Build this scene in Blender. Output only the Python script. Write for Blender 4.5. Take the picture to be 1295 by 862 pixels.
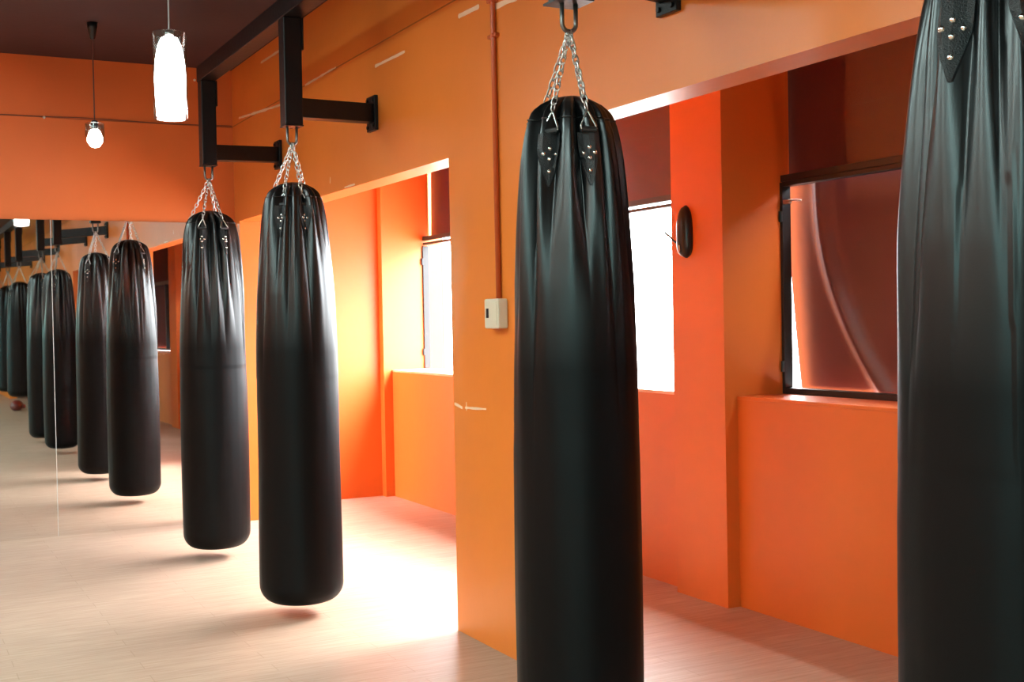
import bpy, bmesh, math, random
from mathutils import Vector, Matrix, noise

for o in list(bpy.data.objects):
    bpy.data.objects.remove(o)
S = bpy.context.scene
COL = S.collection
PI = math.pi

# ------------------------------------------------------------------ camera
# axes recovered from the vanishing points: X to the windows, Y along the row of bags, Z up
FPX = 1538.9
cx = Vector((0.886, -0.462, -0.019)); cy = Vector((-0.0256, -0.0080, -0.9996)); cz = Vector((0.4625, 0.8865, -0.0188))
cz.normalize(); cx = (cx - cz * cx.dot(cz)).normalized(); cyv = cz.cross(cx)
if cyv.z > 0: cyv = -cyv
M = Matrix(((cx.x, -cyv.x, -cz.x, 0), (cx.y, -cyv.y, -cz.y, 0), (cx.z, -cyv.z, -cz.z, 1.35), (0, 0, 0, 1)))
cam = bpy.data.cameras.new('camera'); cam.sensor_width = 36; cam.lens = FPX / 1295 * 36
cam.clip_start = 0.05; cam.clip_end = 200
co = bpy.data.objects.new('camera', cam); COL.objects.link(co); co.matrix_world = M
S.camera = co

# ------------------------------------------------------------------ world, daylight, exposure
W = bpy.data.worlds.new('sky'); S.world = W; W.use_nodes = True
nt = W.node_tree; nt.nodes.clear()
wo = nt.nodes.new('ShaderNodeOutputWorld'); bg = nt.nodes.new('ShaderNodeBackground')
tc = nt.nodes.new('ShaderNodeTexCoord'); sp = nt.nodes.new('ShaderNodeSeparateXYZ'); rp = nt.nodes.new('ShaderNodeValToRGB')
nt.links.new(tc.outputs['Generated'], sp.inputs[0]); nt.links.new(sp.outputs['Z'], rp.inputs[0])
e = rp.color_ramp.elements
e[0].position = 0.0; e[0].color = (0.20, 0.20, 0.20, 1)     # overcast: brighter with height
e[1].position = 0.05; e[1].color = (0.36, 0.38, 0.40, 1)
k = e.new(0.35); k.color = (0.62, 0.64, 0.66, 1)
k = e.new(0.70); k.color = (1.0, 1.0, 1.0, 1)
nt.links.new(rp.outputs[0], bg.inputs[0]); bg.inputs[1].default_value = 58.0
nt.links.new(bg.outputs[0], wo.inputs[0])

def area(name, loc, rot, sx, sy, power, color=(1, 1, 1), portal=False):
    l = bpy.data.lights.new(name, 'AREA'); l.shape = 'RECTANGLE'; l.size = sx; l.size_y = sy
    l.energy = power; l.color = color
    if portal: l.cycles.is_portal = True
    o = bpy.data.objects.new(name, l); COL.objects.link(o); o.location = loc; o.rotation_euler = rot
    return o
# portals tell the renderer where the sky comes in (they give no light of their own)
area('window_daylight_portal', (3.98, 6.79, 1.85), (0, PI/2, 0), 1.8, 3.9, 1, portal=True)
area('window_daylight_portal', (3.98, 2.57, 1.85), (0, PI/2, 0), 1.8, 3.9, 1, portal=True)
for yy in (-4.85,):
    area('window_daylight_portal', (-4.3, yy, 2.02), (0, -PI/2, 0), 1.5, 3.4, 1, portal=True)

# hazy sun coming in over the window sill
sl = bpy.data.lights.new('hazy_sun', 'SUN'); sl.energy = 15.0; sl.angle = math.radians(20); sl.color = (1.0, .98, .95)
so = bpy.data.objects.new('hazy_sun', sl); COL.objects.link(so)
so.rotation_euler = Vector((-1.0, -.22, -.98)).to_track_quat('-Z', 'Y').to_euler()

S.view_settings.view_transform = 'Standard'; S.view_settings.look = 'None'
S.view_settings.gamma = 1.0; S.view_settings.use_curve_mapping = False
S.view_settings.exposure = 0.13
PANEL = 27.0      # brightness of the added fill light panels

# ------------------------------------------------------------------ materials
def mat(name, col, rough=0.5, metal=0.0, spec=0.5, bump=0.0, bscale=60, vary=0.0, vscale=3, coat=0.0):
    m = bpy.data.materials.new(name); m.use_nodes = True; t = m.node_tree
    b = t.nodes['Principled BSDF']
    b.inputs['Base Color'].default_value = (*col, 1); b.inputs['Roughness'].default_value = rough
    b.inputs['Metallic'].default_value = metal; b.inputs['Specular IOR Level'].default_value = spec
    if coat: b.inputs['Coat Weight'].default_value = coat; b.inputs['Coat Roughness'].default_value = 0.25
    g = t.nodes.new('ShaderNodeTexCoord')
    if vary:
        n = t.nodes.new('ShaderNodeTexNoise'); n.inputs['Scale'].default_value = vscale; n.inputs['Detail'].default_value = 6
        t.links.new(g.outputs['Object'], n.inputs['Vector'])
        r = t.nodes.new('ShaderNodeValToRGB')
        r.color_ramp.elements[0].position = .3; r.color_ramp.elements[1].position = .7
        r.color_ramp.elements[0].color = (*[c * (1 - vary) for c in col], 1)
        r.color_ramp.elements[1].color = (*[min(1, c * (1 + vary)) for c in col], 1)
        t.links.new(n.outputs['Fac'], r.inputs[0]); t.links.new(r.outputs[0], b.inputs['Base Color'])
    if bump:
        n = t.nodes.new('ShaderNodeTexNoise'); n.inputs['Scale'].default_value = bscale; n.inputs['Detail'].default_value = 5
        t.links.new(g.outputs['Object'], n.inputs['Vector'])
        bp = t.nodes.new('ShaderNodeBump'); bp.inputs['Strength'].default_value = bump; bp.inputs['Distance'].default_value = 0.01
        t.links.new(n.outputs['Fac'], bp.inputs['Height']); t.links.new(bp.outputs[0], b.inputs['Normal'])
    return m

def emis(name, col, strength):
    m = bpy.data.materials.new(name); m.use_nodes = True; t = m.node_tree; b = t.nodes['Principled BSDF']
    b.inputs['Base Color'].default_value = (*col, 1)
    b.inputs['Emission Color'].default_value = (*col, 1); b.inputs['Emission Strength'].default_value = strength
    return m

class G:
    """tiny math helper on a node tree"""
    def __init__(s, t): s.t = t
    def m(s, op, *a):
        n = s.t.nodes.new('ShaderNodeMath'); n.operation = op
        for i, v in enumerate(a):
            if isinstance(v, (int, float)): n.inputs[i].default_value = v
            else: s.t.links.new(v, n.inputs[i])
        return n.outputs[0]
    def mix(s, f, a, b):
        n = s.t.nodes.new('ShaderNodeMix'); n.data_type = 'RGBA'
        if isinstance(f, (int, float)): n.inputs[0].default_value = f
        else: s.t.links.new(f, n.inputs[0])
        for i, v in ((6, a), (7, b)):
            if isinstance(v, tuple): n.inputs[i].default_value = (*v, 1)
            else: s.t.links.new(v, n.inputs[i])
        return n.outputs[2]

def wall_paint(name, col, seam=None, chips=(), rough=0.45):
    """orange wall paint with the panel joint at height seam; chips = worn strips (y0,z0,y1,z1,width)"""
    m = mat(name, col, rough, vary=0.07, vscale=1.3, bump=0.12, bscale=9)
    t = m.node_tree; b = t.nodes['Principled BSDF']; g = G(t)
    base = b.inputs['Base Color'].links[0].from_socket
    tcn = t.nodes.new('ShaderNodeTexCoord'); s = t.nodes.new('ShaderNodeSeparateXYZ'); t.links.new(tcn.outputs['Object'], s.inputs[0])
    Y, Z = s.outputs[1], s.outputs[2]
    n = t.nodes.new('ShaderNodeTexNoise'); n.inputs['Scale'].default_value = 11; n.inputs['Detail'].default_value = 4
    t.links.new(tcn.outputs['Object'], n.inputs['Vector'])
    wob = g.m('SUBTRACT', n.outputs['Fac'], 0.5)
    if seam:
        d = g.m('ABSOLUTE', g.m('SUBTRACT', Z, seam))
        f = g.m('LESS_THAN', d, 0.0035)
        base = g.mix(g.m('MULTIPLY', f, 0.75), base, tuple(c * 0.3 for c in col))
    for (y0, z0, y1, z1, w) in chips:
        L2 = (y1 - y0) ** 2 + (z1 - z0) ** 2
        dy = g.m('SUBTRACT', Y, y0); dz = g.m('SUBTRACT', Z, z0)
        u = g.m('DIVIDE', g.m('ADD', g.m('MULTIPLY', dy, y1 - y0), g.m('MULTIPLY', dz, z1 - z0)), L2)
        u = g.m('MINIMUM', g.m('MAXIMUM', u, 0.0), 1.0)
        ey = g.m('SUBTRACT', dy, g.m('MULTIPLY', u, y1 - y0)); ez = g.m('SUBTRACT', dz, g.m('MULTIPLY', u, z1 - z0))
        d = g.m('SQRT', g.m('ADD', g.m('MULTIPLY', ey, ey), g.m('MULTIPLY', ez, ez)))
        f = g.m('LESS_THAN', g.m('ADD', d, g.m('MULTIPLY', wob, w * 2.0)), w)
        base = g.mix(g.m('MULTIPLY', f, 0.8), base, (0.85, 0.62, 0.45))
    t.links.new(base, b.inputs['Base Color'])
    return m

ORANGE = (0.66, 0.140, 0.026)
HEADER = (0.72, 0.185, 0.024)
M_wall = wall_paint('orange_wall_paint', ORANGE, seam=2.695)
M_head = wall_paint('orange_header_paint', HEADER, seam=2.70, rough=0.38, chips=(
    (6.72, 2.702, 6.20, 2.704, .006), (8.15, 2.735, 6.80, 2.64, .007), (5.62, 2.60, 5.25, 2.595, .007), (7.6, 3.0, 7.2, 2.995, .007),
    (4.77, .985, 4.70, .972, .006), (4.665, .974, 4.47, .979, .0055), (4.655, .995, 4.655, .965, .005),
    (4.65, 2.624, 4.47, 2.62, .009), (4.33, 2.584, 4.10, 2.577, .011), (6.33, 2.105, 6.325, 2.13, .005), (6.1, 2.055, 5.95, 2.056, .005)))
M_alc = wall_paint('orange_alcove_paint', (0.64, 0.140, 0.017))
M_ceil = mat('maroon_ceiling_paint', (0.036, 0.011, 0.014), .7, vary=.12, vscale=2, bump=.1, bscale=30)
M_steel = mat('black_painted_steel', (0.007, 0.006, 0.007), .4, spec=.25, bump=.1, bscale=40)
M_chrome = mat('galvanised_chain_steel', (0.62, 0.62, 0.60), .28, metal=1.0)
M_hook = mat('worn_hook_steel', (0.20, 0.19, 0.18), .4, metal=.9)
M_strap = mat('black_webbing_strap', (0.016, 0.016, 0.018), .38, bump=.4, bscale=350)
M_rivet = mat('nickel_rivet', (0.85, 0.84, 0.80), .2, metal=1.0)
M_sill = mat('painted_sill', (0.80, 0.42, 0.25), .35, bump=.1, bscale=14)
M_frame = mat('black_window_frame', (0.012, 0.011, 0.012), .45)
M_wframe = mat('white_window_frame', (0.75, 0.72, 0.70), .45)
M_white = mat('ivory_plastic', (0.62, 0.53, 0.40), .4)
M_dark = mat('dark_plastic', (0.012, 0.012, 0.014), .3)
M_bracket_pipe = mat('orange_painted_conduit', (0.50, 0.075, 0.012), .4)
M_glove = mat('dark_red_leather', (0.16, 0.02, 0.015), .4, bump=.2, bscale=30)
M_cord = mat('brown_lamp_cord', (0.10, 0.03, 0.02), .5)
M_cream = mat('orange_plaster_wall', (0.62, 0.150, 0.03), .6, vary=.05)
M_lamp = emis('lit_opal_glass', (1.0, 0.98, 0.95), 14)
M_bulb = emis('lit_bulb', (1.0, 0.90, 0.78), 22)

def glass(name, tint, gl=0.05):
    m = bpy.data.materials.new(name); m.use_nodes = True; t = m.node_tree; t.nodes.clear()
    o = t.nodes.new('ShaderNodeOutputMaterial'); a = t.nodes.new('ShaderNodeBsdfTransparent'); b = t.nodes.new('ShaderNodeBsdfGlossy')
    b.inputs['Roughness'].default_value = 0.03; a.inputs[0].default_value = (*tint, 1)
    x = t.nodes.new('ShaderNodeMixShader'); x.inputs[0].default_value = gl
    t.links.new(a.outputs[0], x.inputs[1]); t.links.new(b.outputs[0], x.inputs[2]); t.links.new(x.outputs[0], o.inputs[0])
    return m
M_glass = glass('clear_window_glass', (0.97, 0.98, 0.98), .014)
M_tint = glass('green_tinted_glass', (0.66, 0.97, 0.93))
M_shade = glass('clear_lamp_glass', (0.80, 0.84, 0.85), .16)

def cloth(name, col, trans, tr_w):
    m = bpy.data.materials.new(name); m.use_nodes = True; t = m.node_tree; t.nodes.clear()
    o = t.nodes.new('ShaderNodeOutputMaterial'); d = t.nodes.new('ShaderNodeBsdfDiffuse'); r = t.nodes.new('ShaderNodeBsdfTranslucent')
    tcn = t.nodes.new('ShaderNodeTexCoord'); n = t.nodes.new('ShaderNodeTexNoise'); n.inputs['Scale'].default_value = 4; n.inputs['Detail'].default_value = 5
    mp = t.nodes.new('ShaderNodeMapping'); mp.inputs['Scale'].default_value = (1, 1.5, .7)
    t.links.new(tcn.outputs['Object'], mp.inputs[0]); t.links.new(mp.outputs[0], n.inputs['Vector'])
    g = G(t)
    c1 = g.mix(n.outputs['Fac'], tuple(c * .8 for c in col), tuple(c * 1.25 for c in col))
    c2 = g.mix(n.outputs['Fac'], tuple(c * .75 for c in trans), tuple(c * 1.3 for c in trans))
    t.links.new(c1, d.inputs[0]); t.links.new(c2, r.inputs[0])
    x = t.nodes.new('ShaderNodeMixShader'); x.inputs[0].default_value = tr_w
    t.links.new(d.outputs[0], x.inputs[1]); t.links.new(r.outputs[0], x.inputs[2])
    gl = t.nodes.new('ShaderNodeBsdfGlossy'); gl.inputs['Roughness'].default_value = .38; y = t.nodes.new('ShaderNodeMixShader'); y.inputs[0].default_value = .07
    t.links.new(x.outputs[0], y.inputs[1]); t.links.new(gl.outputs[0], y.inputs[2]); t.links.new(y.outputs[0], o.inputs[0])
    return m
M_curtain = cloth('maroon_curtain_cloth', (0.12, 0.020, 0.022), (0.015, 0.0045, 0.0055), .35)
M_curtain2 = cloth('thin_maroon_curtain_cloth', (0.12, 0.032, 0.034), (0.080, 0.026, 0.024), .45)

def leather():
    m = mat('black_bag_leatherette', (0.0032, 0.0028, 0.0030), .34, spec=.26)
    t = m.node_tree; b = t.nodes['Principled BSDF']
    tcn = t.nodes.new('ShaderNodeTexCoord')
    n = t.nodes.new('ShaderNodeTexNoise'); n.inputs['Scale'].default_value = 260; n.inputs['Detail'].default_value = 3
    n2 = t.nodes.new('ShaderNodeTexNoise'); n2.inputs['Scale'].default_value = 7; n2.inputs['Detail'].default_value = 4
    mp = t.nodes.new('ShaderNodeMapping'); mp.inputs['Scale'].default_value = (1, 1, .3)
    t.links.new(tcn.outputs['Object'], n.inputs['Vector']); t.links.new(tcn.outputs['Object'], mp.inputs[0]); t.links.new(mp.outputs[0], n2.inputs['Vector'])
    g = G(t); h = g.m('ADD', g.m('MULTIPLY', n.outputs['Fac'], .03), g.m('MULTIPLY', n2.outputs['Fac'], .12))
    bp = t.nodes.new('ShaderNodeBump'); bp.inputs['Strength'].default_value = .35; bp.inputs['Distance'].default_value = .012
    t.links.new(h, bp.inputs['Height']); t.links.new(bp.outputs[0], b.inputs['Normal'])
    # reflection fall-off built into the gloss: the lower bag mirrors less light
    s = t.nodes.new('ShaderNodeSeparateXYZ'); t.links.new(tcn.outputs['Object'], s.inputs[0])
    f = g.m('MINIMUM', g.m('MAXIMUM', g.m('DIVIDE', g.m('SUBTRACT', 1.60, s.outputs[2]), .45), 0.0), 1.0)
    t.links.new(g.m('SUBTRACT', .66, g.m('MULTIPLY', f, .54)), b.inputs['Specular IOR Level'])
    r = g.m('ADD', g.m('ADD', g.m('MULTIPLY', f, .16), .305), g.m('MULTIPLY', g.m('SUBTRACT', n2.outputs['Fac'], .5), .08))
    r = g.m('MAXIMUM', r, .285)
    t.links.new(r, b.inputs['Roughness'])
    return m
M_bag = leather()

def floor_mat():
    m = mat('wood_grain_floor', (0.40, 0.25, 0.16), .33, spec=.28)
    t = m.node_tree; b = t.nodes['Principled BSDF']; g = G(t)
    tcn = t.nodes.new('ShaderNodeTexCoord')
    br = t.nodes.new('ShaderNodeTexBrick'); br.inputs['Scale'].default_value = 1.0
    br.inputs['Brick Width'].default_value = .9; br.inputs['Row Height'].default_value = .10; br.inputs['Mortar Size'].default_value = .0016
    br.inputs['Color1'].default_value = (0.43, 0.30, 0.225, 1); br.inputs['Color2'].default_value = (0.40, 0.275, 0.205, 1); br.inputs['Mortar'].default_value = (0.30, 0.19, 0.13, 1)
    t.links.new(tcn.outputs['Object'], br.inputs['Vector'])
    mp = t.nodes.new('ShaderNodeMapping'); mp.inputs['Scale'].default_value = (5, 70, 1)
    n = t.nodes.new('ShaderNodeTexNoise'); n.inputs['Scale'].default_value = 1.0; n.inputs['Detail'].default_value = 6; n.inputs['Distortion'].default_value = .6
    t.links.new(tcn.outputs['Object'], mp.inputs[0]); t.links.new(mp.outputs[0], n.inputs['Vector'])
    f = g.m('MULTIPLY', g.m('SUBTRACT', n.outputs['Fac'], .3), 1.5)
    f = g.m('MINIMUM', g.m('MAXIMUM', f, 0.0), 1.0)
    c = g.mix(g.m('MULTIPLY', f, .85), br.outputs['Color'], (0.28, 0.17, 0.11))
    t.links.new(c, b.inputs['Base Color'])
    bp = t.nodes.new('ShaderNodeBump'); bp.inputs['Strength'].default_value = .25; bp.inputs['Distance'].default_value = .003
    t.links.new(n.outputs['Fac'], bp.inputs['Height']); t.links.new(bp.outputs[0], b.inputs['Normal'])
    r = g.m('ADD', g.m('MULTIPLY', f, .12), .40); t.links.new(r, b.inputs['Roughness'])
    return m
M_floor = floor_mat()

M_mirror = mat('mirror_silver', (0.88, 0.88, 0.87), .015, metal=1.0)
M_outside = mat('pale_concrete', (0.5, 0.5, 0.48), .8)

# ------------------------------------------------------------------ mesh helpers
def bm_box(bm, x0, x1, y0, y1, z0, z1):
    r = bmesh.ops.create_cube(bm, size=1)
    bmesh.ops.scale(bm, vec=(x1 - x0, y1 - y0, z1 - z0), verts=r['verts'])
    bmesh.ops.translate(bm, vec=((x0 + x1) / 2, (y0 + y1) / 2, (z0 + z1) / 2), verts=r['verts'])
    return r['verts']

def tube(bm, pts, r, n=10, closed=False, flat=None):
    """round rod along pts; radius may be a list"""
    P = [Vector(p) for p in pts]; N = len(P); rings = []
    up = Vector((0.13, 0.31, 0.94))
    for i, p in enumerate(P):
        a = P[(i - 1) % N] if (closed or i > 0) else p; b = P[(i + 1) % N] if (closed or i < N - 1) else p
        d = (b - a).normalized(); 
        if abs(d.dot(up)) > .95: u0 = Vector((1, 0, 0))
        else: u0 = up
        u = (u0 - d * u0.dot(d)).normalized(); v = d.cross(u)
        rr = r[i] if isinstance(r, (list, tuple)) else r
        rings.append([bm.verts.new(p + (u * math.cos(t * 2 * PI / n) + v * math.sin(t * 2 * PI / n)) * rr) for t in range(n)])
    for i in range(N if closed else N - 1):
        A, B = rings[i], rings[(i + 1) % N]
        for t in range(n):
            bm.faces.new((A[t], A[(t + 1) % n], B[(t + 1) % n], B[t]))
    if not closed:
        bm.faces.new(rings[0][::-1]); bm.faces.new(rings[-1])

def lathe(bm, prof, n=32, c=(0, 0, 0)):
    rings = []
    for r, z in prof:
        if r < 1e-5: rings.append([bm.verts.new((c[0], c[1], c[2] + z))])
        else: rings.append([bm.verts.new((c[0] + r * math.cos(2 * PI * i / n), c[1] + r * math.sin(2 * PI * i / n), c[2] + z)) for i in range(n)])
    for A, B in zip(rings, rings[1:]):
        for i in range(n):
            j = (i + 1) % n
            if len(A) == 1 and len(B) > 1: bm.faces.new((A[0], B[j], B[i]))
            elif len(B) == 1 and len(A) > 1: bm.faces.new((A[i], A[j], B[0]))
            elif len(A) > 1: bm.faces.new((A[i], A[j], B[j], B[i]))

def obj(name, bm, material, parent=None, smooth=False, bevel=0, mods=True):
    bmesh.ops.recalc_face_normals(bm, faces=bm.faces)
    me = bpy.data.meshes.new(name); bm.to_mesh(me); bm.free()
    if smooth:
        for p in me.polygons: p.use_smooth = True
    o = bpy.data.objects.new(name, me); COL.objects.link(o); me.materials.append(material)
    if parent: o.parent = parent
    if bevel:
        b = o.modifiers.new('bevel', 'BEVEL'); b.width = bevel; b.segments = 2; b.limit_method = 'ANGLE'
    return o
def box(name, x0, x1, y0, y1, z0, z1, material, parent=None, bevel=0):
    bm = bmesh.new(); bm_box(bm, x0, x1, y0, y1, z0, z1); return obj(name, bm, material, parent, bevel=bevel)
def struct(o, label=None):
    o['kind'] = 'structure'
    if label: o['label'] = label
    return o
def tag(o, label, cat, group=None):
    o['label'] = label; o['category'] = cat
    if group: o['group'] = group
    return o
def empty(name, loc, rz=0):
    o = bpy.data.objects.new(name, None); COL.objects.link(o); o.location = loc; o.rotation_euler = (0, 0, rz); o.empty_display_size = .1
    return o
def copy_tree(o, parent=None):
    c = o.copy(); COL.objects.link(c)
    if parent is not None: c.parent = parent
    for ch in [x for x in kids.get(o.name, [])]:
        kids.setdefault(c.name, []).append(copy_tree(ch, c))
    return c
kids = {}
def reg(root):
    for ch in [x for x in bpy.data.objects if x.parent == root]:
        kids.setdefault(root.name, []).append(ch); reg(ch)

# ------------------------------------------------------------------ room shell
XH, XHB = 2.205, 2.34          # header wall faces
XO, XR = 3.50, 3.80            # outer wall inner face, window plane
YE = 8.32                      # end wall
YB = -11.0; ZC = 3.085; HB = 2.045
bm = bmesh.new(); bm_box(bm, -4.3, 4.1, YB - .3, 9.2, -.12, 0); fl = struct(obj('floor', bm, M_floor), 'wood grain floor, blown out by window light near the mirror')
struct(box('ceiling', -4.2, 2.5, YB - .1, 8.6, ZC, ZC + .12, M_ceil), 'dark maroon painted ceiling')
struct(box('ceiling_alcove', XHB, 4.05, YB - .1, 8.95, 2.75, 2.87, M_alc), 'low orange ceiling of the window alcove')
pil = [(3.90, 4.785), (-.42, .46), (-4.8, -3.9), (-9.2, -8.3)]   # pillars of the header wall
openings = [(4.785, 8.195), (.46, 3.90), (-3.9, -.42), (-8.3, -4.8)]
bm = bmesh.new()
def wall_x(bm, x0, x1, ya, yb, zt, holes):
    """wall between x0 and x1 with rectangular holes (y0,y1,z0,z1), holes sorted by y"""
    y = ya
    for (a, b, c, d) in sorted(holes):
        if a > y: bm_box(bm, x0, x1, y, a, 0, zt)
        if c > 0: bm_box(bm, x0, x1, a, b, 0, c)
        if d < zt: bm_box(bm, x0, x1, a, b, d, zt)
        y = b
    if y < yb: bm_box(bm, x0, x1, y, yb, 0, zt)
wall_x(bm, XH, XHB, YB, YE + .3, ZC, [(a, b, 0, HB) for a, b in openings])
bmesh.ops.remove_doubles(bm, verts=bm.verts, dist=1e-4)
struct(obj('wall_right', bm, M_head), 'orange pillar and header wall carrying the bag brackets')
struct(box('wall_end', -4.2, XHB, YE, YE + .12, 0, ZC, M_wall), 'orange end wall above the mirror')
struct(box('wall_alcove_end', XHB, 3.98, 8.78, 8.95, 0, 2.75, M_alc), 'orange end wall of the window alcove')
bm = bmesh.new()
wins = [(4.88, 8.70), (.66, 4.48), (-3.56, .26), (-7.78, -3.96)]
wall_x(bm, XO, XR + .025, YB, 8.95, 2.75, [(a, b, .962, 2.70) for a, b in wins])
struct(obj('wall_outer', bm, M_alc), 'orange outer wall under the windows')
colsY = [(8.70, 9.0), (4.48, 4.88), (.26, .66), (-3.96, -3.56)]
for i, (a, b) in enumerate(colsY):
    struct(box('trim_%d' % (i + 1), 3.43, XO, a, min(b, 8.785), 0, 2.75, M_alc), 'shallow orange pier on the outer wall')
bm = bmesh.new(); wall_x(bm, -4.2, -4.0, YB, 8.6, ZC, [(-6.5, -3.2, 1.3, 2.75)])
struct(obj('wall_left', bm, M_cream), 'orange left wall outside the view')
struct(box('wall_back', -4.2, 4.0, YB - .12, YB, 0, ZC, M_wall))
# sill boards
for i, (a, b) in enumerate(wins[:2]):
    struct(box('trim_%d' % (i + 5), XO - .004, XR + .02, a + .002, b - .002, .955, .972, M_sill if i == 0 else M_alc, bevel=.003), 'window sill')

# mirror: two glass panels with a thin joint
mr = empty('wall_mirror', (1.0, YE, 0))
tag(mr, 'wall-wide mirror in panels on the end wall reflecting the bags', 'mirror')
def mirror_panel(x0, x1):
    return box('glass_panel', x0 - 1.0, x1 - 1.0, -.022, -.004, .0, 2.036, M_mirror, mr)
mirror_panel(-.62, 1.003)
mirror_panel(1.007, 2.19)
box('joint_strip', 1.003 - 1, 1.007 - 1, -.0235, -.004, .0, 2.036, mat('grey_joint', (.45, .42, .40), .5), mr)

# ------------------------------------------------------------------ windows
def frame_bar(bm, y0, y1, z0, z1, x0=XR - .035, x1=XR + .015): bm_box(bm, x0, x1, y0, y1, z0, z1)
def window(n, a, b, M_low, mulls, hinge=True):
    root = empty('window_%d' % n, (XR, (a + b) / 2, .97)); struct(root)
    def loc(o):
        o.location = (-XR, -(a + b) / 2, -.97); return o
    bm = bmesh.new(); t = .022
    frame_bar(bm, b - .020, b - .001, .972, 1.96) if M_low is M_frame else frame_bar(bm, b - .018, b - .001, .975, 1.92)
    frame_bar(bm, a + .001, a + .012, .972, 1.93)
    if M_low is not M_frame: frame_bar(bm, a + .012, b - .018, 1.928, 1.946)
    if M_low is M_frame: frame_bar(bm, a + .012, b - .018, .972, 1.000); frame_bar(bm, a + .012, b - .018, 1.940, 1.962)
    for y in mulls: frame_bar(bm, y - .015, y + .015, .99, 1.96)
    loc(obj('window_sash', bm, M_frame, root, bevel=.002))
    bm = bmesh.new(); frame_bar(bm, a + .001, b - .001, 1.963, 1.994, XR - .03, XR + .01)
    loc(obj('upper_rail', bm, M_frame, root, bevel=.002))
    bm = bmesh.new(); bm_box(bm, XR + .004, XR + .009, a + .012, b - .012, .975, 1.935); bm_box(bm, XR + .004, XR + .009, a + .004, b - .004, 1.975, 2.70)
    loc(obj('window_pane', bm, M_glass, root))
    for zz in (1.10, 1.80):
        bm = bmesh.new(); tube(bm, [(XR - .04, b - .012, zz - .025), (XR - .04, b - .012, zz + .025)], .009, 12)
        loc(obj('hinge', bm, M_frame, root, smooth=False))
    return root, loc
w1, l1 = window(1, *wins[0], M_wframe, [7.42, 6.15])
w2, l2 = window(2, *wins[1], M_frame, [1.9])
w3, l3 = window(3, *wins[2], M_frame, [-1.6])
w4, l4 = window(4, *wins[3], M_frame, [-5.8])
# sash latch on the curtained window
bm = bmesh.new(); tube(bm, [(XR - .045, 4.43, 1.865), (XR - .055, 4.38, 1.868), (XR - .05, 4.31, 1.862)], [.006, .005, .004], 8)
bm_box(bm, XR - .05, XR - .03, 4.40, 4.44, 1.855, 1.875)
l2(obj('latch', bm, M_chrome, w2, bevel=.001))
for i, (a, b) in enumerate([(-6.5, -3.2)]):
    r = empty('window_%d' % (i + 5), (-4.1, (a + b) / 2, .95)); struct(r)
    bm = bmesh.new()
    for (y0, y1, z0, z1) in ((a, b, 1.3, 1.35), (a, b, 2.7, 2.75), (a, a + .05, 1.35, 2.7), (b - .05, b, 1.35, 2.7), ((a + b) / 2 - .03, (a + b) / 2 + .03, 1.35, 2.7)):
        bm_box(bm, -4.13, -4.07, y0, y1, z0, z1)
    o = obj('window_frame', bm, M_frame, r); o.location = (4.1, -(a + b) / 2, -.95)
    bm = bmesh.new(); bm_box(bm, -4.105, -4.10, a + .05, b - .05, 1.35, 2.7); o = obj('window_pane', bm, M_tint, r); o.location = (4.1, -(a + b) / 2, -.95)

# curtains: hung cloth with folds, real thickness
def curtain(name, x, ya, yb, z0, z1, material, label, fold=.018, n=60, seed=1, diag=False, skew=0.0, thick=.003, group=None):
    rnd = random.Random(seed); ph = [rnd.uniform(0, 6.3) for _ in range(5)]
    bm = bmesh.new(); nz = 30; V = []
    for j in range(nz + 1):
        v = j / nz; z = z0 + (z1 - z0) * v; row = []
        for i in range(n + 1):
            u = i / n; y = ya + (yb - ya) * u - skew * (1 - v) ** 1.5 * (u)
            dx = fold * (.5 * math.sin(17 * u + ph[0] + v * .6) + .35 * math.sin(31 * u + ph[1] - v) + .15 * math.sin(57 * u + ph[2]))
            if diag:   # one long curved crease running down and away from the frame
                dist = (yb - y) - (.25 + .40 * (1 - v) ** 2.2)
                dx += -.034 * math.exp(-(dist / .05) ** 2)
            row.append(bm.verts.new((x + dx, y, z)))
        V.append(row)
    for j in range(nz):
        for i in range(n):
            bm.faces.new((V[j][i], V[j][i + 1], V[j + 1][i + 1], V[j + 1][i]))
    o = obj(name, bm, material, smooth=True)
    s = o.modifiers.new('thick', 'SOLIDIFY'); s.thickness = thick
    if label: tag(o, label, 'curtain', group)
    return o
curtain('curtain', XR + .06, 4.90, 8.72, 1.985, 2.69, M_curtain, 'maroon curtain across the upper panes of the bright window', seed=3, n=220)
curtain('curtain', XR + .05, .68, 4.62, 1.980, 2.69, M_curtain, 'dark maroon curtain across the upper panes right of the pier', fold=.012, seed=5, n=200)
curtain('curtain', XR + .085, .68, 4.565, .98, 1.975, M_curtain2, 'thin maroon curtain with a long curved crease in the lower panes right of the pier', fold=.008, seed=8, n=320, diag=True, skew=.09)
curtain('curtain', XR + .07, -3.54, .24, .98, 2.69, M_curtain, None, seed=9, n=80)['kind'] = 'structure'
curtain('curtain', XR + .07, -7.76, -3.98, .98, 2.69, M_curtain, None, seed=10, n=80)['kind'] = 'structure'

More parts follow.
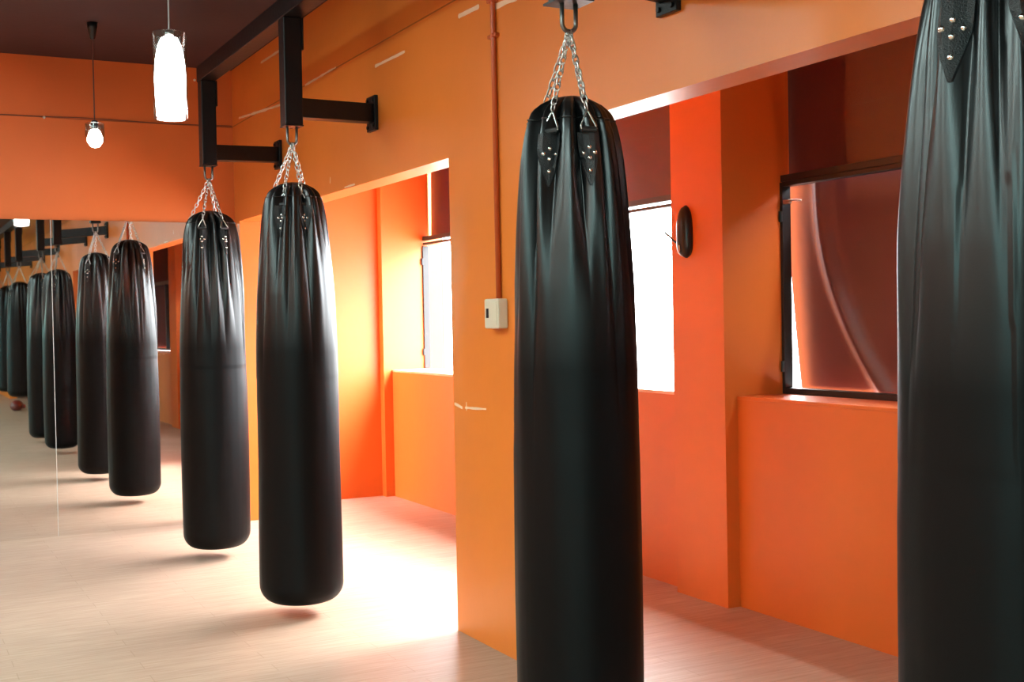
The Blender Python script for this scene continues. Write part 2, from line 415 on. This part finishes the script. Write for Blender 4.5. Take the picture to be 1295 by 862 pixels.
# ------------------------------------------------------------------ punching bags
PROF = [(0, 0.02), (.004, .16), (.012, .30), (.028, .44), (.05, .545), (.075, .615), (.10, .655), (.18, .735), (.27, .79), (.40, .86), (.52, .915), (.75, .97), (1.0, 1.0), (9, 1.0)]
def prof(s):
    for (a, ra), (b, rb) in zip(PROF, PROF[1:]):
        if s <= b:
            t = (s - a) / (b - a); return ra + (rb - ra) * t
    return 1.0
def prof_tab():
    n = 400; v = [prof(i / 400 * 1.2) for i in range(n)]
    for it in range(60):
        v = [v[0]] + [(v[i - 1] + 2 * v[i] + v[i + 1]) / 4 if i > 16 else v[i] for i in range(1, n - 1)] + [v[-1]]
    return v
PT = prof_tab()
def prof_s(s):   # smoothed
    if s < .048: return prof(s)
    x = min(397.99, s / 1.2 * 400); i = int(x); x -= i
    return PT[i] * (1 - x) + PT[i + 1] * x

class BagShape:
    def __init__(b, R, L, seed):
        b.R, b.L = R, L; rnd = random.Random(seed)
        b.pl = []
        th = 0
        while th < 2 * PI - .12:
            w = rnd.uniform(.06, .15)
            b.pl.append((th, w, rnd.uniform(.5, 1.0), rnd.uniform(.35, 1.05), rnd.uniform(-.16, .16)))
            th += rnd.uniform(.30, .60)
        b.off = rnd.uniform(0, 50)
    def r(b, th, s):
        """radius at angle th, s metres below the top"""
        R, L = b.R, b.L
        if s > L - .085:                                   # rounded foot
            q = (s - (L - .085)) / .085; q = min(1, q)
            base = R * (1 - .085 / R * .95 * (1 - math.sqrt(max(0, 1 - q * q))))
        else: base = R * prof_s(s)
        if s > .9: base *= 1 + .012 * math.sin((s - .9) * 4 + b.off)
        amp = .036 * min(1, s / .05)
        d = 0
        for (t0, w, a, l, dr) in b.pl:
            x = (th - t0 - dr * s + PI) % (2 * PI) - PI
            if abs(x) > .5: continue
            fade = (.5 + .5 * math.cos(PI * min(1, s / l))) ** .8
            ww = w * (1 + s * .8)
            d -= a * fade * (math.exp(-abs(x) / ww * 1.6) - .45 * math.exp(-((abs(x) - 2.0 * ww) / ww) ** 2))
        nz = noise.noise(Vector((math.cos(th) * 2.2, math.sin(th) * 2.2, s * 1.6 + b.off)))
        n2 = noise.noise(Vector((math.cos(th) * 7, math.sin(th) * 7, s * 2.4 + b.off)))
        env = math.sin(PI * min(1, s / .05) / 2)
        return base * (1 + env * (.016 * nz + .010 * n2 * max(.25, 1 - s))) + amp * d
    def p(b, th, s, off=0.0):
        r = b.r(th, s) + off; return Vector((r * math.cos(th), r * math.sin(th), b.L - s))
    def body(b, nth=300):
        bm = bmesh.new(); ss = [0.002 + .03 * (i / 8) for i in range(8)]
        s = .034
        while s < b.L - .09: ss.append(s); s += .0105
        ss += [b.L - .085 + .085 * math.sin(i / 12 * PI / 2) for i in range(13)]
        rings = [[bm.verts.new(b.p(2 * PI * i / nth, s)) for i in range(nth)] for s in ss]
        for A, B in zip(rings, rings[1:]):
            for i in range(nth):
                j = (i + 1) % nth; bm.faces.new((A[i], B[i], B[j], A[j]))
        # soft dished foot
        r0 = rings[-1]; prev = r0
        for q in (.75, .45, .15):
            cur = [bm.verts.new((v.co.x * q, v.co.y * q, -.012 * (1 - q) * 1.0)) for v in r0]
            for i in range(nth):
                j = (i + 1) % nth; bm.faces.new((prev[i], cur[i], cur[j], prev[j]))
            prev = cur
        bm.faces.new(prev); bm.faces.new(rings[0][::-1])
        return bm

def link_mesh(bm, a, b, width=.0062, r=.0021, roll=0.0, n=12):
    """one oval chain link from a to b"""
    a, b = Vector(a), Vector(b); d = (b - a); L = d.length; d.normalize()
    u = Vector((1, 0, 0)) if abs(d.x) < .8 else Vector((0, 1, 0)); u = (u - d * u.dot(d)).normalized(); v = d.cross(u)
    u = u * math.cos(roll) + v * math.sin(roll); c = (a + b) / 2; hl = L / 2
    pts = []
    for i in range(n):
        t = 2 * PI * i / n; x = math.cos(t) * width; y = math.sin(t)
        pts.append(c + u * x + d * (y * .4 * hl + (hl * .6 if y > 1e-6 else (-hl * .6 if y < -1e-6 else 0))))
    tube(bm, pts, r, 6, closed=True)

def make_bag(R, L, seed, hookdz, hi=True, angs=None):
    """bag with its foot at z=0; hook point at L+hookdz"""
    B = BagShape(R, L, seed)
    root = empty('punching_bag', (0, 0, 0))
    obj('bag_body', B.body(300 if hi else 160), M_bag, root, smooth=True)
    # edge piping seam around the shoulder
    bm = bmesh.new(); tube(bm, [B.p(2 * PI * i / 90, .075, .001) for i in range(90)], .0028, 6, closed=True)
    obj('shoulder_seam', bm, M_bag, root, smooth=True)
    hook = Vector((0, 0, L + hookdz))
    # webbing straps, rings, chains
    for a in angs:
        bm = bmesh.new(); s0, s1 = .118, .262; nn = 14; top = []; bot = []
        for i in range(nn + 1):
            f = i / nn; s = s0 + (s1 - s0) * f
            hw = (.027 if f < .25 else .027 * (1 - (f - .25) / .75 * .93))
            rw = B.R * .72
            row = []; row2 = []
            for k2 in (-1, -.5, 0, .5, 1):
                th = a + k2 * hw / rw
                row.append(bm.verts.new(B.p(th, s, .0065))); row2.append(bm.verts.new(B.p(th, s, -.004)))
            top.append(row); bot.append(row2)
        for i in range(nn):
            for k2 in range(4):
                bm.faces.new((top[i][k2], top[i][k2 + 1], top[i + 1][k2 + 1], top[i + 1][k2]))
                bm.faces.new((bot[i][k2], bot[i + 1][k2], bot[i + 1][k2 + 1], bot[i][k2 + 1]))
            bm.faces.new((top[i][0], top[i + 1][0], bot[i + 1][0], bot[i][0])); bm.faces.new((top[i][4], bot[i][4], bot[i + 1][4], top[i + 1][4]))
        bm.faces.new(top[0] + bot[0][::-1]); bm.faces.new(top[nn] + bot[nn][::-1])
        # folded loop that holds the ring
        c = B.p(a, .112, .006); tv = Vector((-math.sin(a), math.cos(a), 0))
        tube(bm, [c - tv * .021, c + tv * .021], .008, 10)
        st = obj('strap', bm, M_strap, root, smooth=False)
        for (du, s) in ((0, .160), (-.011, .174), (.011, .174), (0, .188), (0, .222)):
            c = B.p(a + du / (B.R * .72), s, .0065); nrm = Vector((math.cos(a), math.sin(a), .12)).normalized()
            bm = bmesh.new(); lathe(bm, [(0, .0042), (.0028, .0038), (.0050, .0022), (.0062, 0), (.0062, -.002)], 14)
            q = nrm.to_track_quat('Z', 'Y'); bmesh.ops.transform(bm, matrix=Matrix.Translation(c) @ q.to_matrix().to_4x4(), verts=bm.verts)
            obj('rivet', bm, M_rivet, st, smooth=True)
        # triangular ring
        apex = B.p(a, .056, .012); base = B.p(a, .112, .010); tv = Vector((-math.sin(a), math.cos(a), 0))
        l, r_ = base - tv * .026, base + tv * .026
        def rc(A, C, Bp, t=.16): return [C + (A - C) * t, C + (A - C) * t * .3 + (Bp - C) * t * .3, C + (Bp - C) * t]
        pts = rc(r_, apex, l) + rc(apex, l, r_) + rc(l, r_, apex)
        bm = bmesh.new(); tube(bm, pts, .0029, 8, closed=True)
        obj('ring', bm, M_chrome, root, smooth=True)
        # chain from ring to hook
        bm = bmesh.new(); d = hook - apex; Lc = d.length; N = int(Lc / .0215); dn = d / N
        for i in range(N):
            p0 = apex + dn * i; link_mesh(bm, p0 - dn * .11, p0 + dn * 1.11, width=.0078, r=.0024, roll=(PI / 2) * (i % 2) + a)
        obj('chain', bm, M_chrome, root, smooth=True)
    return root

XB = 1.72
def toward(y): return math.atan2(-y, -XB)      # direction from the bag to the camera
offs = [math.radians(v) for v in (-26, 21, 150, 236)]
GB = 'black punching bags hung in a row along the orange wall'
bags = []
def place(root, y, z, rz, label):
    root.location = (XB, y, z); root.rotation_euler.z = rz; tag(root, label, 'punching bag', GB)
bagC = make_bag(.176, 1.90, 11, .180, angs=[a + toward(2.92) for a in offs])
place(bagC, 2.92, .062, 0, 'black punching bag hanging in front of the wide orange pillar')
bagB = make_bag(.190, 1.935, 5, .178, angs=[a + toward(5.45) for a in offs])
place(bagB, 5.45, .061, 0, 'black punching bag second from the mirror, hanging before the bright window opening')
bagA = make_bag(.190, 1.943, 23, .180, angs=[a + toward(7.04) + .17 for a in offs])
place(bagA, 7.04, .061, 0, 'black punching bag nearest the mirror at the end wall')
bagD = make_bag(.182, 1.925, 31, .17, angs=[a + toward(1.46) - .1 for a in offs])
place(bagD, 1.46, .06, 0, 'very near black punching bag cut by the right edge, before the maroon curtained window')
bagE = make_bag(.185, 1.55, 44, .2, hi=False, angs=offs)
place(bagE, -1.0, .42, 0, 'shorter black punching bag seen only in the mirror, right one of two short bags')
reg(bagE)
bagF = copy_tree(bagE); place(bagF, -2.55, .42, 1.3, 'shorter black punching bag seen only in the mirror, left of the other short one')
bagG = copy_tree(bagE); place(bagG, -4.2, .42, 2.3, 'black punching bag cut by the left edge of the mirror view')

# ------------------------------------------------------------------ steel brackets and rail
# rail along the wall
bm = bmesh.new(); bm_box(bm, XB - .045, XB + .045, -5.2, 7.09, 2.745, 2.835)
tag(obj('steel_rail', bm, M_steel, bevel=.004), 'long black steel rail under the ceiling above the row of bags', 'rail')
GW = 'black steel bag brackets bolted to the orange wall'
def bracket(y, zb, hz, label, zarm=2.335, rod=False, fp=.0435):
    root = empty('bag_bracket', (XH, y, zb)); tag(root, label, 'bracket', GW)
    lx = XB - XH
    box('post', lx - .042, lx + .042, -.042, .042, 0, 2.7445 - zb, M_steel, root, bevel=.004)
    box('gusset_plate', lx + .0425, lx + .050, -.046, .046, 2.60 - zb, 2.744 - zb, M_steel, root)
    za = zarm - zb
    SK = .20
    bm = bmesh.new(); vs = bm_box(bm, lx + .030, -.012, -.038, .038, za - .045, za + .045)
    for v in vs:
        if v.co.x > lx + .1: v.co.y += SK; v.co.z += .035
    obj('arm', bm, M_steel, root, bevel=.004)
    box('end_plate', -.020, -.001, SK - .055, SK + .055, za - .050, za + .120, M_steel, root, bevel=.002)
    for dy in (-.035, .035):
        for dz in (-.065, .065):
            bm = bmesh.new(); lathe(bm, [(0, .008), (.009, .008), (.009, 0)], 6)
            bmesh.ops.transform(bm, matrix=Matrix.Translation((-.020, SK + dy, za + dz + .035)) @ Matrix.Rotation(-PI / 2, 4, 'Y'), verts=bm.verts)
            obj('bolt', bm, M_steel, root)
    box('foot_plate', lx - fp, lx + fp, -fp, fp, -.006, 0, M_steel, root)
    # U-shaped hook under the foot plate
    bm = bmesh.new(); w = .022; hb = hz - zb
    pts = [(lx - w, 0, 0)] + [(lx - w * math.cos(t), 0, hb + w + .004 - w * math.sin(t)) for t in [PI * i / 10 for i in range(11)]] + [(lx + w, 0, 0)]
    tube(bm, pts, .0065, 10); h = obj('hook', bm, M_hook, root, smooth=True); 
    if rod:
        bm = bmesh.new(); tube(bm, [(lx, .06, 2.80 - zb), (-.02, .60, 2.98 - zb)], .008, 8); 
        bm2 = obj('brace_rod', bm, M_steel, root)
        box('rod_plate', -.02, -.001, .56, .64, 2.95 - zb, 3.01 - zb, M_steel, root)
    return root
bracket(7.04, 2.265, 2.175, 'black steel bracket above the bag nearest the mirror', rod=False)
bracket(5.45, 2.255, 2.165, 'black steel bracket above the second bag from the mirror, before bare orange wall')
bracket(2.92, 2.222, 2.135, 'black steel bracket cut by the top edge, above the bag in front of the pillar', zarm=2.33, fp=.052)
bracket(1.46, 2.245, 2.14, 'black steel bracket above the very near right bag, seen only in the mirror')
bracket(-1.0, 2.245, 2.155, 'black steel bracket over the right short bag in the mirror')
bracket(-2.55, 2.245, 2.155, 'black steel bracket over the left short bag in the mirror')
bracket(-4.2, 2.245, 2.155, 'black steel bracket at the far left of the mirror')

# ------------------------------------------------------------------ lamps
def pendant_big(x, y, label, group=None):
    r = empty('pendant_lamp', (x, y, 2.225)); tag(r, label, 'lamp', group)
    bm = bmesh.new(); lathe(bm, [(.068, 0), (.0715, .0), (.0715, .365), (.068, .365), (.068, 0)], 40); obj('glass_shade', bm, M_shade, r, smooth=True)
    bm = bmesh.new(); lathe(bm, [(0, .012), (.060, .012), (.064, .10), (.066, .17), (.061, .25), (.050, .31), (.034, .345), (0, .352)], 36); obj('lit_tube', bm, M_lamp, r, smooth=True)
    bm = bmesh.new(); tube(bm, [(0, 0, .35), (0, 0, ZC - 2.225 - .03)], .0035, 8); obj('cord', bm, M_chrome, r)
    bm = bmesh.new(); lathe(bm, [(0, ZC - 2.225 - .06), (.02, ZC - 2.225 - .055), (.04, ZC - 2.225 - .02), (.042, ZC - 2.226), (0, ZC - 2.226)], 24); obj('ceiling_rose', bm, M_dark, r, smooth=True)
    bm = bmesh.new(); lathe(bm, [(0, .375), (.018, .375), (.02, .353), (0, .353)], 16); obj('lamp_cap', bm, M_chrome, r, smooth=True)
    return r
pendant_big(1.136, 5.28, 'big lit glass cylinder pendant lamp left of the black bracket')
def pendant_small(x, y, label):
    r = empty('pendant_lamp', (x, y, 2.37)); tag(r, label, 'lamp')
    bm = bmesh.new(); lathe(bm, [(.050, .135), (.054, .14), (.054, .07), (.046, .045), (.044, .045), (.050, .075), (.050, .135)], 32); obj('glass_shade', bm, M_shade, r, smooth=True)
    bm = bmesh.new(); lathe(bm, [(0, 0), (.025, .008), (.042, .035), (.044, .055), (.034, .085), (.02, .105), (0, .105)], 24); obj('lit_bulb', bm, M_bulb, r, smooth=True)
    bm = bmesh.new(); lathe(bm, [(0, .16), (.018, .155), (.022, .105), (0, .105)], 16); obj('lamp_holder', bm, M_dark, r, smooth=True)
    bm = bmesh.new(); tube(bm, [(0, 0, .155), (0, 0, ZC - 2.37 - .07)], .004, 8); obj('cord', bm, M_cord, r)
    bm = bmesh.new(); lathe(bm, [(0, ZC - 2.37 - .10), (.015, ZC - 2.37 - .095), (.028, ZC - 2.37 - .03), (.03, ZC - 2.371), (0, ZC - 2.371)], 20); obj('ceiling_rose', bm, M_dark, r, smooth=True)
    return r
pendant_small(1.137, 7.3, 'small lit pendant bulb on a long cord before the end wall')

# fill light panels added under the ceiling, out of view, to brighten the room
M_panel = emis('cool_white_fill', (0.74, 1.0, 0.97), PANEL)
M_pframe = mat('white_enamel', (.7, .7, .7), .5)
def panel(x, y):
    r = empty('fill_panel', (x, y, ZC)); tag(r, 'cool white rectangular fill light added outside the picture', 'lamp', 'added fill light panels outside the picture')
    box('fill_housing', -.33, .33, -.63, .63, -.06, -.001, M_pframe, r, bevel=.004)
    box('fill_emitter', -.30, .30, -.60, .60, -.068, -.0605, M_panel, r)
for px_ in (-2.9, -.9):
    for py_ in (-7.5, -1.2, 1.2, 3.5, 5.8): panel(px_ if py_ < 3 or px_ < -2 else -.5, py_)

# ------------------------------------------------------------------ small wall fittings
# conduit down to the switch box on the pillar
bm = bmesh.new(); tube(bm, [(XH - .012, 4.315, ZC - .01), (XH - .012, 4.315, 2.62), (XH - .012, 4.31, 1.43)], .011, 12)
cd = obj('conduit', bm, M_bracket_pipe, smooth=True); tag(cd, 'thin orange painted conduit running down the pillar to the switch box', 'pipe')
bm = bmesh.new(); bm_box(bm, XH - .026, XH - .001, 4.285, 4.345, 2.60, 2.625); bm_box(bm, XH - .022, XH - .001, 4.28, 4.35, 2.46, 2.475)
obj('pipe_clip', bm, M_bracket_pipe, cd, bevel=.003)
sw = empty('switch_box', (XH, 4.315, 1.31)); tag(sw, 'small ivory switch box on the pillar under the conduit', 'switch')
box('switch_housing', -.045, -.001, -.062, .062, 0, .118, M_white, sw, bevel=.006)
box('switch_rocker', -.048, -.045, .022, .040, .042, .080, M_dark, sw, bevel=.001)
box('cover_plate', -.0475, -.0452, -.052, .012, .012, .106, M_white, sw, bevel=.001)

# black oval case on the pier
ov = empty('wall_case', (3.43, 4.755, 1.62)); tag(ov, 'slim black oval case fixed to the orange pier between the windows', 'wall case')
bm = bmesh.new()
rings = []
for i in range(21):
    t = i / 20; z = .25 * t; w = .050 * (max(0, 1 - (2 * t - 1) ** 2 * (1.0)) ** .5) ; w = .050 * min(1, (max(0, 1 - abs(2 * t - 1) ** (3.2 if t > .5 else 5))) ** .6); w = max(w, .004)
    if t > .5: w *= 1 - .25 * (t - .5)
    rings.append([bm.verts.new((-.05 * (w / .05) ** .7 * max(0, math.cos(a)) - .0005 if math.cos(a) > 0 else -.0005, w * math.sin(a), z)) for a in [(-PI / 2) + PI * k2 / 12 for k2 in range(13)]])
for A, B_ in zip(rings, rings[1:]):
    for k2 in range(12): bm.faces.new((A[k2], A[k2 + 1], B_[k2 + 1], B_[k2]))
    bm.faces.new((A[12], A[0], B_[0], B_[12]))
bm.faces.new(rings[0]); bm.faces.new(rings[-1][::-1])
obj('case_shell', bm, M_dark, ov, smooth=True)
bm = bmesh.new(); tube(bm, [(-.02, .040, .070), (-.03, .065, .085), (-.028, .10, .108), (-.03, .135, .128)], .005, 8); obj('plug_cable', bm, M_dark, ov, smooth=True)
bm = bmesh.new(); tube(bm, [(-.0495, -.008, .03), (-.0515, -.008, .06)], .004, 8); obj('case_glint', bm, M_white, ov)  # pale rod standing in for a small highlight on the case

# tiny fittings on the end wall
for (x, z, lb) in ((.985, 2.692, 'tiny white screw hook on the end wall beside the small lamp'), (1.95, 3.0, 'tiny white screw hook high on the end wall near the bracket')):
    bm = bmesh.new(); lathe(bm, [(0, .02), (.006, .018), (.009, .010), (.006, 0), (.006, -.002)], 12)
    bmesh.ops.transform(bm, matrix=Matrix.Rotation(PI / 2, 4, 'X'), verts=bm.verts)
    o = obj('wall_hook', bm, M_wframe, smooth=True); o.location = (x, YE - .001, z); tag(o, lb, 'hook')
# thin cable along the joint on the end wall
bm = bmesh.new(); tube(bm, [(-.8 + i * .25, YE - .004, 2.70 + .004 * math.sin(i * 1.7)) for i in range(13)], .003, 6)
tag(obj('cable', bm, M_cord), 'thin dark cable running level across the end wall above the mirror', 'cable')

# dark red boxing gloves lying on the floor, far behind, seen in the mirror
gp = empty('boxing_glove', (1.98, -4.6, 0)); tag(gp, 'dark red boxing glove on the floor, seen in the mirror', 'glove')
bm = bmesh.new(); bmesh.ops.create_uvsphere(bm, u_segments=24, v_segments=16, radius=1)
for v in bm.verts:
    c = v.co; v.co = Vector((c.x * .10, c.y * .16 * (1.0 - .25 * (c.y > 0) * c.y), c.z * .085 + .085 + .01 * math.sin(c.y * 6)))
obj('glove_body', bm, M_glove, gp, smooth=True)
bm = bmesh.new(); bmesh.ops.create_uvsphere(bm, u_segments=16, v_segments=12, radius=1)
for v in bm.verts: v.co = Vector((v.co.x * .035 + .10, v.co.y * .09 + .02, v.co.z * .038 + .07))
obj('glove_thumb', bm, M_glove, gp, smooth=True)
bm = bmesh.new(); lathe(bm, [(0, 0), (.06, 0), (.068, .04), (.065, .11), (0, .11)], 24)
bmesh.ops.transform(bm, matrix=Matrix.Translation((0, -.13, .075)) @ Matrix.Rotation(PI / 2, 4, 'X'), verts=bm.verts)
obj('glove_cuff', bm, M_glove, gp, smooth=True)
